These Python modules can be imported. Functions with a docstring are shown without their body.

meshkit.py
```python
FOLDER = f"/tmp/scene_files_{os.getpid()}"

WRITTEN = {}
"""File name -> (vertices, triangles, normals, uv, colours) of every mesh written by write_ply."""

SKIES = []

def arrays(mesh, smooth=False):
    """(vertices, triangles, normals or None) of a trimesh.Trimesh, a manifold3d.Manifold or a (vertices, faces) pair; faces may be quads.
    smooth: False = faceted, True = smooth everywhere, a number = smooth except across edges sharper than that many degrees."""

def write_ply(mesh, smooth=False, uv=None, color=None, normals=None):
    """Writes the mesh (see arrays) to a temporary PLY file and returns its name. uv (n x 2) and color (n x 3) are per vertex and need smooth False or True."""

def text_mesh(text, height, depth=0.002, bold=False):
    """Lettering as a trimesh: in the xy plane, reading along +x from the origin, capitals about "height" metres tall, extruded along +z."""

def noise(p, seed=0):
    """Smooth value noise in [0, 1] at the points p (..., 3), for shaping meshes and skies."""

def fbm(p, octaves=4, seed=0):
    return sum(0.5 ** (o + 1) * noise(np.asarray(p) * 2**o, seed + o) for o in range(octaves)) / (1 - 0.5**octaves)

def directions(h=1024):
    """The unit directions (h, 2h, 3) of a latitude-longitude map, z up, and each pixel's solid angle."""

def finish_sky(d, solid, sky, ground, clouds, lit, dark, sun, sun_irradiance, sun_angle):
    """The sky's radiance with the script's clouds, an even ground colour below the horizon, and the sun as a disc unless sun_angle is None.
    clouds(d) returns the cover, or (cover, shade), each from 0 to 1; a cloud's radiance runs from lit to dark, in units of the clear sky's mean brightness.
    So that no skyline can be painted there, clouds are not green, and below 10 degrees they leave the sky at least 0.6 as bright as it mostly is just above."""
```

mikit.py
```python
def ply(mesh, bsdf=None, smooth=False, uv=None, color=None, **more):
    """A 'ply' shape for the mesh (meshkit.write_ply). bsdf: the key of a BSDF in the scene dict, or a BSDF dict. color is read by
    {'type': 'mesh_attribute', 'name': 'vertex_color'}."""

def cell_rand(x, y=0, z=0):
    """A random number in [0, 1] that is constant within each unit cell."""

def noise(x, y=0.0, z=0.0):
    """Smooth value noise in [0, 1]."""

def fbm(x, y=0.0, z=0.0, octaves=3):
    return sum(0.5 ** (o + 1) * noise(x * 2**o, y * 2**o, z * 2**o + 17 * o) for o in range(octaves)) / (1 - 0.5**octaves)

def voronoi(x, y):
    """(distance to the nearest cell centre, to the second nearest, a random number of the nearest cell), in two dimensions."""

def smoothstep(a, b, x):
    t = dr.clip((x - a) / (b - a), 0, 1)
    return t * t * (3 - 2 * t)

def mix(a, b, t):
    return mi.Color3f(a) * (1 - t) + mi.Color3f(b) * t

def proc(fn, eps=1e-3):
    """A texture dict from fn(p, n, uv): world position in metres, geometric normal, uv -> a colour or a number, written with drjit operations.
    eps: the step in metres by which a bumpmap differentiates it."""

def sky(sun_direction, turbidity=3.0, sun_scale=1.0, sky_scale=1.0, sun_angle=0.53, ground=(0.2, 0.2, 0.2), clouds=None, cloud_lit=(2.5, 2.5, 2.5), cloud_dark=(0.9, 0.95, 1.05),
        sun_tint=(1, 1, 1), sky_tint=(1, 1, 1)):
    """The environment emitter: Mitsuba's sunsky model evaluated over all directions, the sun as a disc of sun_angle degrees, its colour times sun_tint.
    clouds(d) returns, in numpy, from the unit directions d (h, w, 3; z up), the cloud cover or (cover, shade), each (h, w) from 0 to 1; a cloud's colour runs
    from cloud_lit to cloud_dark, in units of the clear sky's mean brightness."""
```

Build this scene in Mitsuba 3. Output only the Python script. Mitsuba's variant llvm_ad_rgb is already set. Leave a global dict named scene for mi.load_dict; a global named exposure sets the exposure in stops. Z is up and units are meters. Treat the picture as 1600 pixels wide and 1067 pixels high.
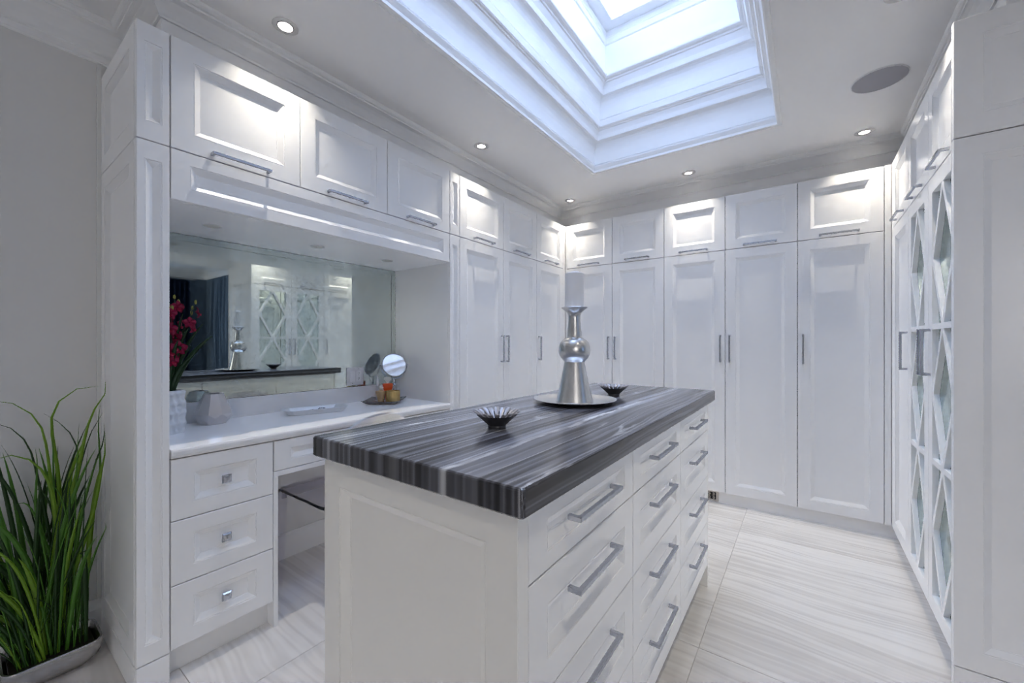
import math, random
import numpy as np, trimesh, shapely, mitsuba as mi, drjit as dr
import mikit, meshkit
from mikit import noise, fbm, smoothstep, mix

# ------------------------------------------------------------------ camera, light, exposure
T = mi.ScalarTransform4f
CAM = (1.7655, 0.0, 1.165)
YAW = 0.6269
exposure = 0.06
PANE_RADIANCE = (2.05, 2.72, 4.25)        # daylight in the skylight's diffusing pane
SPOT_POWER = (2.9, 2.66, 2.25)         # each halogen downlight
BULB_RADIANCE = (7.0, 6.7, 6.2)
WINDOW_RADIANCE = (0.35, 0.6, 1.1)      # dusk behind the bedroom window
NEAR_RADIANCE = (3.2, 3.05, 2.98)         # unseen window-shaped light behind the camera, lights the fronts turned to it

scene = {'type': 'scene'}
labels = {}
scene['camera'] = {
    'type': 'perspective', 'fov': 2 * math.degrees(math.atan(800 / 632.13)), 'fov_axis': 'x',
    'principal_point_offset_y': -3.5 / 1067, 'near_clip': 0.02, 'far_clip': 100.0,
    'to_world': T().look_at(origin=list(CAM), target=[CAM[0] - math.sin(YAW), CAM[1] + math.cos(YAW), CAM[2]], up=[0, 0, 1]),
}

# ------------------------------------------------------------------ materials
def rgb(*c): return {'type': 'rgb', 'value': list(c)}
def two(b): return {'type': 'twosided', 'b': b}
def princ(color, rough, spec=0.5, metallic=0.0, **k):
    return two({'type': 'principled', 'base_color': rgb(*color) if isinstance(color, tuple) else color, 'roughness': rough if not isinstance(rough, float) else rough, 'specular': spec, 'metallic': metallic, **k})
def material(name, b): scene['mat_' + name] = b; return 'mat_' + name

WHITE = material('white_lacquer', princ((0.87, 0.87, 0.87), 0.22, 0.5))
TRIM = material('trim_paint', princ((0.87, 0.87, 0.865), 0.42, 0.4))
CEIL = material('ceiling_paint', princ((0.87, 0.865, 0.855), 0.85, 0.2))
WALL = material('wall_paint', princ((0.72, 0.715, 0.70), 0.6, 0.3))
CARC_SHADE = material('carcass_gap_shade', princ((0.10, 0.10, 0.11), 0.7, 0.2))  # carcass coloured dark to put shade into the gaps between fronts
ISLW = material('island_lacquer', princ((0.87, 0.86, 0.83), 0.30, 0.45))
CHROME = material('chrome', two({'type': 'roughconductor', 'specular_reflectance': rgb(0.50, 0.52, 0.57), 'alpha': 0.05}))
PEWTER = material('pewter', two({'type': 'roughconductor', 'specular_reflectance': rgb(0.50, 0.49, 0.50), 'alpha': 0.22}))
POLISH = material('polished_silver', two({'type': 'roughconductor', 'specular_reflectance': rgb(0.58, 0.57, 0.57), 'alpha': 0.12}))
MIRROR = material('mirror_glass', two({'type': 'conductor', 'specular_reflectance': rgb(0.64, 0.71, 0.69)}))
MIRRORB = material('makeup_mirror_glass', two({'type': 'conductor', 'specular_reflectance': rgb(0.9, 0.9, 0.92)}))
SEAM = material('mirror_seam', princ((0.03, 0.035, 0.035), 0.4))
BLACK = material('black_gap', princ((0.01, 0.01, 0.01), 0.8, 0.1))
QUARTZ = material('white_quartz', princ((0.80, 0.80, 0.81), 0.07, 0.5))
SPEAKER = material('speaker_mesh', princ((0.36, 0.36, 0.39), 0.8, 0.2))
GLASS = material('clear_acrylic', {'type': 'dielectric', 'int_ior': 1.49, 'specular_transmittance': rgb(0.90, 0.89, 0.94)})
BOTTLE = material('bottle_glass', {'type': 'dielectric', 'int_ior': 1.45})
CERAMIC = material('white_ceramic', princ((0.72, 0.74, 0.77), 0.08, 0.6))
PEARL = material('pearl_glaze', princ((0.66, 0.64, 0.65), 0.14, 0.8, 0.55))
WAX = material('candle_wax', princ((0.92, 0.92, 0.93), 0.5, 0.35))
WICK = material('wick', princ((0.7, 0.68, 0.64), 0.8, 0.1))
GOLD = material('gold_glass', princ((0.52, 0.36, 0.14), 0.25, 0.7, 0.75))
AMBER = material('amber_perfume', princ((0.40, 0.27, 0.14), 0.08, 0.6))
REDP = material('red_perfume', princ((0.62, 0.08, 0.015), 0.08, 0.6))
FROST = material('frosted_glass', princ((0.62, 0.60, 0.55), 0.15, 0.6))
PLASTIC = material('white_plastic', princ((0.72, 0.72, 0.74), 0.3, 0.4))
PLATE = material('plate_steel', princ((0.62, 0.62, 0.65), 0.2, 0.6, 0.3))
SOIL = material('dark_moss', princ((0.012, 0.012, 0.008), 0.95, 0.1))
LEAFS = [material('leaf_bright', princ((0.14, 0.27, 0.02), 0.35, 0.4)), material('leaf_mid', princ((0.06, 0.17, 0.02), 0.35, 0.4)), material('leaf_dark', princ((0.016, 0.05, 0.010), 0.4, 0.4))]
ORLEAF = material('orchid_leaf', princ((0.012, 0.035, 0.012), 0.35, 0.4))
PETAL = material('orchid_petal', princ((0.21, 0.004, 0.035), 0.5, 0.3))
LIP = material('orchid_lip', princ((0.34, 0.015, 0.05), 0.5, 0.3))
BUD = material('orchid_bud', princ((0.25, 0.24, 0.05), 0.5, 0.3))
RIMBLK = material('black_rim', princ((0.03, 0.03, 0.035), 0.3, 0.5))
BOWLIN = material('bowl_petal', princ((0.46, 0.45, 0.47), 0.3, 0.6, 0.35))
BOWLOUT = material('bowl_dark', princ((0.05, 0.05, 0.055), 0.35, 0.5, 0.3))
CURTAIN = material('curtain_cloth', princ((0.012, 0.02, 0.045), 0.9, 0.1))
DOWNRING = material('downlight_ring', princ((0.62, 0.61, 0.60), 0.35, 0.5))
VENT = material('vent_metal', princ((0.50, 0.47, 0.43), 0.4, 0.5, 0.4))
BLINGM = material('jewellery', two({'type': 'roughconductor', 'specular_reflectance': rgb(0.6, 0.6, 0.65), 'alpha': 0.15}))

def f_floor(p, n, uv):
    ti, tj = dr.floor((p.x - 0.235) / 1.2), dr.floor((p.y - 0.476) / 1.2)
    o = mikit.cell_rand(ti, tj, 3) * 37.0
    w = p.y + 0.14 * (fbm(p.x * 1.6 + o, p.y * 2.2, o) - 0.5) + 0.05 * p.x * (mikit.cell_rand(ti, tj, 5) - 0.5)
    a = fbm(p.x * 0.7 + o, w * 13.0, 1.7, octaves=4)
    b = noise(p.x * 1.6 + o, w * 95.0, 4.0)
    c = fbm(p.x * 7.0, p.y * 22.0, 9.0)
    v = dr.clip(0.56 * a + 0.26 * b + 0.18 * c, 0, 1)
    tone = 0.94 + 0.10 * mikit.cell_rand(ti, tj, 8)
    return mix((0.60, 0.575, 0.55), (0.775, 0.755, 0.73), smoothstep(0.26, 0.66, v)) * tone
FLOOR = material('floor_stone', princ(mikit.proc(f_floor), 0.13, 0.5))
GROUT = material('grout', princ((0.60, 0.58, 0.56), 0.8, 0.2))

def f_stone(p, n, uv):
    side, end = dr.abs(n.x), dr.abs(n.y)
    x = p.x + 1.5 * p.z * side
    wob = 0.034 * (noise(p.y * 1.3, x * 2.0, 0.3) - 0.5) + 0.016 * (noise(p.y * 3.6, x * 9.0, 3.3) - 0.5) + 0.005 * (noise(p.y * 11.0, x * 34.0, 6.1) - 0.5)
    s = x + wob
    a = fbm(s * 17.0, p.y * 0.55, 2.0, octaves=3)
    b = noise(s * 170.0, p.y * 1.9, 7.0)
    c = noise(s * 62.0, p.y * 0.9, 5.0)
    k = dr.clip(0.40 * a + 0.30 * b + 0.30 * c, 0, 1)
    col = mix((0.020, 0.019, 0.021), (0.135, 0.133, 0.142), smoothstep(0.26, 0.56, k))
    col = mix(col, (0.34, 0.35, 0.375), smoothstep(0.50, 0.74, k) * 0.9)
    warm = smoothstep(0.55, 0.8, noise(s * 24.0, p.y * 0.6, 11.0))
    col = mix(col, (0.085, 0.070, 0.060), warm * 0.30) * mi.Color3f(0.97, 1.0, 1.10)
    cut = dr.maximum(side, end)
    col = col * (1 - 0.52 * cut)  # side faces darkened; the lighter bluish top carries the skylight reflection as colour
    # pale calcite veins that swell and break up
    jag = 0.020 * (noise(p.y * 7.0, x * 8.0, 8.0) - 0.5) + 0.008 * (noise(p.y * 34.0, x * 50.0, 2.0) - 0.5)
    v = mi.Float(0)
    for cx_, sl, y0_, y1_, wd, seed in ((1.232, 0.012, 0.5, 1.66, 0.013, 1.0), (0.862, 0.065, 0.5, 0.93, 0.009, 4.0), (1.396, -0.03, 0.5, 0.68, 0.007, 9.0), (1.385, 0.0, 0.98, 1.16, 0.008, 6.0), (0.985, 0.02, 0.95, 1.25, 0.006, 3.0)):
        t = dr.abs(p.x + jag - cx_ - sl * (p.y - 0.55))
        gate = smoothstep(y0_ - 0.02, y0_ + 0.05, p.y) * (1 - smoothstep(y1_ - 0.12, y1_, p.y)) * (0.55 + 0.45 * smoothstep(0.35, 0.6, noise(p.y * 5.0, seed, 1.0)))
        v = dr.maximum(v, (1 - smoothstep(wd * 0.2, wd, t)) * gate * (0.45 + 0.55 * smoothstep(0.35, 0.65, noise(p.y * 26.0, x * 120.0, seed))))
    hair = (1 - smoothstep(0.0, 0.06, dr.abs(noise(s * 40.0, p.y * 2.4, 31.0) - 0.5))) * smoothstep(0.62, 0.8, noise(s * 9.0, p.y * 1.1, 13.0)) * 0.35
    return mix(col, (0.72, 0.73, 0.76), dr.clip(dr.maximum(v, hair * (1 - 0.5 * cut)), 0, 1))
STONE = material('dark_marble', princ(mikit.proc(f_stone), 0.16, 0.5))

def f_leafmetal(p, n, uv):
    k = fbm(p.x * 90, p.y * 90, p.z * 40, octaves=3)
    s = noise(p.x * 14, p.y * 14, p.z * 9)
    return mix((0.58, 0.58, 0.58), (0.86, 0.85, 0.83), dr.clip(0.6 * k + 0.5 * s, 0, 1))
SILVER = material('silver_leaf', princ(mikit.proc(f_leafmetal), 0.27, 0.5, 0.92))
PLATTER = material('silver_platter', princ((0.76, 0.76, 0.76), 0.24, 0.5, 0.9))

def f_paper(p, n, uv):
    u = p.y + p.x
    w = u + 0.05 * noise(p.z * 1.2, u * 3.0, 1.0)
    k = fbm(w * 22.0, p.z * 1.4, 3.0)
    return mix((0.055, 0.085, 0.12), (0.15, 0.20, 0.26), smoothstep(0.3, 0.7, k))
PAPER = material('blue_wallcover', princ(mikit.proc(f_paper), 0.7, 0.2))

def f_beads(p, n, uv): return mi.Color3f(0.6)

# ------------------------------------------------------------------ mesh helpers
class M:
    def __init__(s): s.v, s.f, s.n = [], [], 0
    def add(s, v, f):
        v = np.asarray(v, float); f = np.asarray(f, int)
        if f.shape[1] == 4: f = np.vstack([f[:, [0, 1, 2]], f[:, [0, 2, 3]]])
        s.v.append(v); s.f.append(f + s.n); s.n += len(v); return s
    def mesh(s, m): return s.add(m.vertices, m.faces)
    def box(s, a, b, c=0.0):
        a, b = np.minimum(a, b), np.maximum(a, b)
        if c <= 0: return s.mesh(trimesh.creation.box(bounds=[a, b]))
        pts = []
        for k in range(3):
            d = np.full(3, c); d[k] = 0
            lo, hi = a + d, b - d
            pts += [[x, y, z] for x in (lo[0], hi[0]) for y in (lo[1], hi[1]) for z in (lo[2], hi[2])]
        return s.mesh(trimesh.convex.convex_hull(np.array(pts)))
    def out(s): return trimesh.Trimesh(np.vstack(s.v), np.vstack(s.f), process=False)

def rings_mesh(rings, cap0=True, cap1=True):
    """Closed loops of equal length joined in order; v outward if loops run counter-clockwise seen from the end."""
    n = len(rings[0]); v = np.vstack(rings); f = []
    for i in range(len(rings) - 1):
        for j in range(n):
            a, b = i * n + j, i * n + (j + 1) % n
            f += [[a, b, b + n], [a, b + n, a + n]]
    if cap0: f += [[0, j + 1, j] for j in range(1, n - 1)]
    if cap1:
        o = (len(rings) - 1) * n
        f += [[o, o + j, o + j + 1] for j in range(1, n - 1)]
    return trimesh.Trimesh(v, np.array(f), process=False)

def lathe(profile, n=48, cap0=True, cap1=True):
    a = np.arange(n) * 2 * np.pi / n
    return rings_mesh([np.c_[r * np.cos(a), r * np.sin(a), np.full(n, z)] for r, z in profile], cap0, cap1)

def tube(points, radii, sides=8):
    p = np.asarray(points, float); r = np.broadcast_to(radii, len(p))
    t = np.gradient(p, axis=0); t /= np.linalg.norm(t, axis=1, keepdims=True) + 1e-12
    up = np.array([0.31, 0.17, 0.94]); a = np.cross(t, up); a /= np.linalg.norm(a, axis=1, keepdims=True) + 1e-12
    b = np.cross(t, a); g = np.arange(sides) * 2 * np.pi / sides
    return rings_mesh([p[i] + r[i] * (np.cos(g)[:, None] * a[i] + np.sin(g)[:, None] * b[i]) for i in range(len(p))])

def rect(w0, h0, w1, h1, z): return np.array([[w0, h0, z], [w1, h0, z], [w1, h1, z], [w0, h1, z]])

def panel_mesh(w, h, su=0.063, sv=None, t=0.02, flat=False, slope=0.019, depth=0.0125):
    """A cabinet front in local (u, v, out): raised frame, quirk, sloping moulding, sunken field; back at out = -t."""
    sv = su if sv is None else sv
    R = [rect(0, 0, w, h, -t), rect(0, 0, w, h, -0.0015), rect(0.0015, 0.0015, w - 0.0015, h - 0.0015, 0)]
    if not flat:
        for i, z in ((0, 0), (0.0006, -0.003), (0.004, -0.003), (0.0045, -0.0015), (0.0045 + slope, -depth), (0.0065 + slope, -depth), (0.007 + slope, -depth - 0.0012), (0.009 + slope, -depth - 0.0012)):
            R.append(rect(su + i, sv + i, w - su - i, h - sv - i, z))
    return rings_mesh(R)

def frame_mesh(w, h, s, t=0.02, depth=0.018):
    """A door frame with an opening: out = 0 in front."""
    R = [rect(s, s, w - s, h - s, -t), rect(0, 0, w, h, -t), rect(0, 0, w, h, -0.0015), rect(0.0015, 0.0015, w - 0.0015, h - 0.0015, 0),
         rect(s, s, w - s, h - s, 0), rect(s, s, w - s, h - s, -t)]
    return rings_mesh(R, False, False)

def pull_mesh(L, vertical, out=0.030, s=0.010):
    m = M(); h = L / 2
    if vertical:
        m.box([-s/2, -h, out - s], [s/2, h, out], 0.0008)
        for q in (-h, h - s): m.box([-s/2, q, 0], [s/2, q + s, out - s + 0.001], 0.0006)
    else:
        m.box([-h, -s/2, out - s], [h, s/2, out], 0.0008)
        for q in (-h, h - s): m.box([q, -s/2, 0], [q + s, s/2, out - s + 0.001], 0.0006)
    return m.out()

def sweep(path, profile, closed=False):
    """Sweep profile (out, z) along a plan path; 'out' points to the left of the path."""
    p = np.asarray(path, float); n = len(p); offs = []
    for i in range(n):
        d0 = p[i] - p[i - 1] if (i > 0 or closed) else None
        d1 = p[(i + 1) % n] - p[i] if (i < n - 1 or closed) else None
        ns = [np.array([-d[1], d[0]]) / np.linalg.norm(d) for d in (d0, d1) if d is not None]
        m = sum(ns) / np.linalg.norm(sum(ns)); offs.append(m / (m @ ns[0]))
    rings = [np.array([[*(p[i] + o * offs[i]), z] for o, z in profile]) for i in range(n)]
    k = len(profile); v = np.vstack(rings); f = []
    for i in range(n if closed else n - 1):
        a0, b0 = i * k, ((i + 1) % n) * k
        for j in range(k - 1): f += [[a0 + j, b0 + j, b0 + j + 1], [a0 + j, b0 + j + 1, a0 + j + 1]]
    if not closed:
        for base, flip in ((0, 0), ((n - 1) * k, 1)):
            tri = trimesh.creation.triangulate_polygon(shapely.Polygon([(o, z) for o, z in profile]), engine='earcut')
            lut = [int(np.argmin(np.hypot(*(np.array(profile) - q).T))) for q in tri[0]]
            f += [[base + lut[a], base + lut[b], base + lut[c]] for a, b, c in tri[1]]
    return trimesh.Trimesh(v, np.array(f), process=False)

# ------------------------------------------------------------------ scene entry helpers
CACHE = {}
def cached(key, make, smooth=False):
    if key not in CACHE: CACHE[key] = mikit.ply(make(), smooth=smooth)
    return CACHE[key]
def numbered(name):
    k, i = name, 0
    while k in scene or k in labels or any(q.startswith(k + '__') for q in scene):
        i += 1; k = f'{name}_{i:03d}'
    return k
USED = {}
def part(parent, name, shape, bsdf, to_world=None, label=None, smooth=False, **more):
    """One entry. shape: a mesh or a ply dict."""
    base = f'{parent}__{name}' if parent else name
    i = USED.get(base, -1) + 1
    USED[base] = i
    key = base if i == 0 else f'{base}_{i:03d}'
    d = dict(shape) if isinstance(shape, dict) else mikit.ply(shape, smooth=smooth)
    if bsdf: d['bsdf'] = {'type': 'ref', 'id': bsdf}
    if to_world is not None: d['to_world'] = T(np.asarray(to_world).tolist()) if not isinstance(to_world, T) else to_world
    d.update(more)
    scene[key] = d
    if label: labels[key] = {'label': label}
    return key
NAMES = {}
def thing(name, label, cat, group=None):
    i = NAMES.get(name, -1) + 1; NAMES[name] = i
    key = name if i == 0 else f'{name}_{i:03d}'
    labels[key] = {'label': label, 'category': cat}
    if group: labels[key]['group'] = group
    return key
def struct(name, shape, bsdf, parent=None, smooth=False, to_world=None, **more):
    k = part(parent, name, shape, bsdf, smooth=smooth, to_world=to_world, **more)
    if not parent: labels[k] = {'kind': 'structure'}
    return k
def place(x, y, z, rot=0.0): return np.array(T().translate([x, y, z]).rotate([0, 0, 1], rot).matrix)
AX = {'+x': ((0, 1, 0), (0, 0, 1), (1, 0, 0)), '-y': ((1, 0, 0), (0, 0, 1), (0, -1, 0)), '-x': ((0, -1, 0), (0, 0, 1), (-1, 0, 0)), '+y': ((-1, 0, 0), (0, 0, 1), (0, 1, 0)), '-z': ((1, 0, 0), (0, -1, 0), (0, 0, -1))}
def face(side, origin):
    """Local (u, v, out) to world for a vertical face looking towards side; origin = world point of local 0."""
    m = np.eye(4)
    for i, a in enumerate(AX[side]): m[:3, i] = a
    m[:3, 3] = origin
    return m
def boxm(a, b, c=0.0): return M().box(a, b, c).out()

# ------------------------------------------------------------------ room constants
XL, XR, YB = -0.53, 2.181, 3.263          # left wall, right door face, back door face
ZT, ZS, ZC = 2.230, 1.8407, 2.43          # door tops, split line, ceiling
YN, XH, XBED, YBED = -2.4, 2.76, 5.77, 2.62
GAP = 0.0018

# floor: bedding with a tile laid piece by piece
fl = struct('floor', boxm([XL - 0.1, YN, -0.06], [XBED + 0.1, 3.9, -0.004]), GROUT)
for ix in range(-1, 5):
    for iy in range(-3, 4):
        x0, y0 = 0.235 + 1.2 * ix, 0.476 + 1.2 * iy
        x1, y1 = min(x0 + 1.2, XBED), min(y0 + 1.2, 3.79)
        x0, y0 = max(x0, XL), max(y0, YN)
        if x1 - x0 < 0.05 or y1 - y0 < 0.05: continue
        part(fl, 'tile', M().box([x0 + 0.001, y0 + 0.001, -0.0035], [x1 - 0.001, y1 - 0.001, 0.0], 0.0007).out(), FLOOR)

# walls
struct('wall_left', boxm([XL - 0.1, YN, 0], [XL, 3.9, 2.46]), WALL)
struct('wall_back', boxm([XL, 3.79, 0], [XH + 0.1, 3.9, 2.46]), WALL)
struct('wall_right', boxm([XH, 1.958, 0], [XH + 0.1, 3.79, 2.46]), WALL)
struct('wall_header', boxm([XH, YN, 2.06], [XH + 0.1, 1.958, 2.46]), TRIM)
NX0, NX1, NZ0, NZ1 = 3.30, 5.30, 0.95, 2.30
struct('wall_near', M().box([XL, YN - 0.1, 0], [NX0, YN, 2.46]).box([NX1, YN - 0.1, 0], [XBED, YN, 2.46]).box([NX0, YN - 0.1, 0], [NX1, YN, NZ0]).box([NX0, YN - 0.1, NZ1], [NX1, YN, 2.46]).out(), TRIM)  # wall out of view, white so it bounces light towards the island
k = struct('unseen_window_3', M().box([NX0 - 0.06, YN - 0.06, NZ0 - 0.06], [NX0, YN + 0.02, NZ1 + 0.06]).box([NX1, YN - 0.06, NZ0 - 0.06], [NX1 + 0.06, YN + 0.02, NZ1 + 0.06]).box([NX0, YN - 0.06, NZ0 - 0.06], [NX1, YN + 0.02, NZ0]).box([NX0, YN - 0.06, NZ1], [NX1, YN + 0.02, NZ1 + 0.06]).box([(NX0 + NX1) / 2 - 0.02, YN - 0.05, NZ0], [(NX0 + NX1) / 2 + 0.02, YN - 0.02, NZ1]).out(), TRIM)  # out of view, placed to light the island end and right end panel
part(k, 'pane', trimesh.Trimesh([[NX0, YN - 0.06, NZ0], [NX1, YN - 0.06, NZ0], [NX1, YN - 0.06, NZ1], [NX0, YN - 0.06, NZ1]], [[0, 2, 1], [0, 3, 2]], process=False), None, emitter={'type': 'area', 'radiance': rgb(*NEAR_RADIANCE), 'sampling_weight': 1.5})
struct('wall_bedroom_back', boxm([XH + 0.1, YBED, 0], [XBED, YBED + 0.1, 2.46]), PAPER)
# bedroom wall with a window opening
WY0, WY1, WZ0, WZ1 = 0.9, 2.0, 0.75, 2.15
wb = M()
wb.box([XBED, YN, 0], [XBED + 0.1, WY0, 2.46]).box([XBED, WY1, 0], [XBED + 0.1, YBED + 0.1, 2.46]).box([XBED, WY0, 0], [XBED + 0.1, WY1, WZ0]).box([XBED, WY0, WZ1], [XBED + 0.1, WY1, 2.46])
struct('wall_bedroom_right', wb.out(), PAPER)
w2 = M()
for a, b in (([XBED - 0.02, WY0 - 0.05, WZ0 - 0.05], [XBED + 0.06, WY0, WZ1 + 0.05]), ([XBED - 0.02, WY1, WZ0 - 0.05], [XBED + 0.06, WY1 + 0.05, WZ1 + 0.05]),
             ([XBED - 0.02, WY0, WZ0 - 0.05], [XBED + 0.06, WY1, WZ0]), ([XBED - 0.02, WY0, WZ1], [XBED + 0.06, WY1, WZ1 + 0.05]), ([XBED + 0.02, 1.43, WZ0], [XBED + 0.05, 1.47, WZ1])):
    w2.box(a, b)
k = struct('window_2', w2.out(), TRIM)
part(k, 'pane', boxm([XBED + 0.06, WY0, WZ0], [XBED + 0.07, WY1, WZ1]), None, emitter={'type': 'area', 'radiance': rgb(*WINDOW_RADIANCE), 'sampling_weight': 0.15})
cu = thing('curtain', 'dark navy curtain hanging beside the bedroom window, seen in the vanity mirror', 'curtain')
ys = np.linspace(2.06, 2.36, 60)
cx = XBED - 0.07 + 0.025 * np.sin(ys * 95)
cv = np.r_[np.c_[cx, ys, np.full(60, 0.03)], np.c_[cx, ys, np.full(60, 2.24)], np.c_[cx - 0.004, ys, np.full(60, 0.03)], np.c_[cx - 0.004, ys, np.full(60, 2.24)]]
cf = []
for i in range(59): cf += [[i, i + 1, 61 + i], [i, 61 + i, 60 + i], [120 + i, 181 + i, 121 + i], [120 + i, 180 + i, 181 + i]]
part(cu, 'cloth', trimesh.Trimesh(cv, np.array(cf), process=False), CURTAIN)
part(cu, 'rod', tube([[XBED - 0.07, 0.7, 2.26], [XBED - 0.07, 1.5, 2.26], [XBED - 0.07, 2.45, 2.26]], 0.012), PEWTER)

# ceiling with the skylight well cut out
TX0, TX1, TY0, TY1 = 0.4996, 1.641, 0.10, 2.781
cm = M()
for a, b in (((XL - 0.1, YN), (TX0, 3.9)), ((TX1, YN), (XBED + 0.1, 3.9)), ((TX0, YN), (TX1, TY0)), ((TX0, TY1), (TX1, 3.9))):
    cm.box([*a, ZC], [*b, ZC + 0.08])
struct('ceiling', cm.out(), CEIL)
# skylight well: mouldings and risers swept round the opening (inset, z)
path = [(TX0, TY0), (TX1, TY0), (TX1, TY1), (TX0, TY1)]
def well(name, prof): struct(name, sweep(path, prof, True), TRIM)
def cove(o0, z0, o1, z1, n=7, up=True):
    a = np.linspace(0, np.pi / 2, n)
    return [(o0 + (o1 - o0) * (1 - math.cos(t)), z0 + (z1 - z0) * math.sin(t)) for t in a]
well('trim_1', [(-0.018, 2.4295), (-0.018, 2.426), (-0.014, 2.423), (0.0, 2.423), (0.006, 2.426), (0.006, 2.440), (0.015, 2.462), (0.016, 2.470), (0.003, 2.4715), (0.003, 2.479), (0.010, 2.480)])
well('trim_2', [(0.010, 2.480), (0.010, 2.52), *cove(0.010, 2.52, 0.044, 2.628)])
well('trim_3', [(0.044, 2.628), (0.052, 2.629), (0.054, 2.637), (0.056, 2.660), (0.064, 2.690), (0.070, 2.692), (0.072, 2.699), (0.079, 2.701), (0.084, 2.708), (0.086, 2.747), (0.073, 2.7485), (0.073, 2.756), (0.081, 2.757)])
well('trim_4', [(0.081, 2.757), (0.081, 2.80), *cove(0.081, 2.80, 0.116, 2.897)])
well('trim_5', [(0.116, 2.897), (0.123, 2.899), (0.125, 2.907), (0.128, 2.93), (0.140, 2.964), (0.147, 2.967), (0.150, 2.976), (0.162, 2.979), (0.172, 2.986), (0.174, 2.992), (0.174, 3.002), (0.150, 3.0035), (0.150, 3.012), (0.158, 3.013)])
well('trim_6', [(0.158, 3.013), (0.156, 3.05), (0.156, 3.20), (0.152, 3.205), (0.152, 3.208)])
well('trim_7', [(0.152, 3.208), (0.160, 3.214), (0.160, 3.25), (0.164, 3.255), (0.164, 3.297)])
k = struct('window_1', sweep(path, [(0.12, 3.36), (0.164, 3.297), (0.233, 3.297), (0.236, 3.30), (0.236, 3.33), (0.12, 3.36)][1:5], True), TRIM)
part(k, 'pane', trimesh.Trimesh([[TX0 + 0.2, TY0 + 0.2, 3.33], [TX1 - 0.2, TY0 + 0.2, 3.33], [TX1 - 0.2, TY1 - 0.2, 3.33], [TX0 + 0.2, TY1 - 0.2, 3.33]], [[0, 2, 1], [0, 3, 2]], process=False), None,
     emitter={'type': 'area', 'radiance': rgb(*PANE_RADIANCE), 'sampling_weight': 4.0})
struct('ceiling_roof_deck', boxm([TX0 + 0.1, TY0 + 0.1, 3.345], [TX1 - 0.1, TY1 - 0.1, 3.40]), TRIM)

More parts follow.
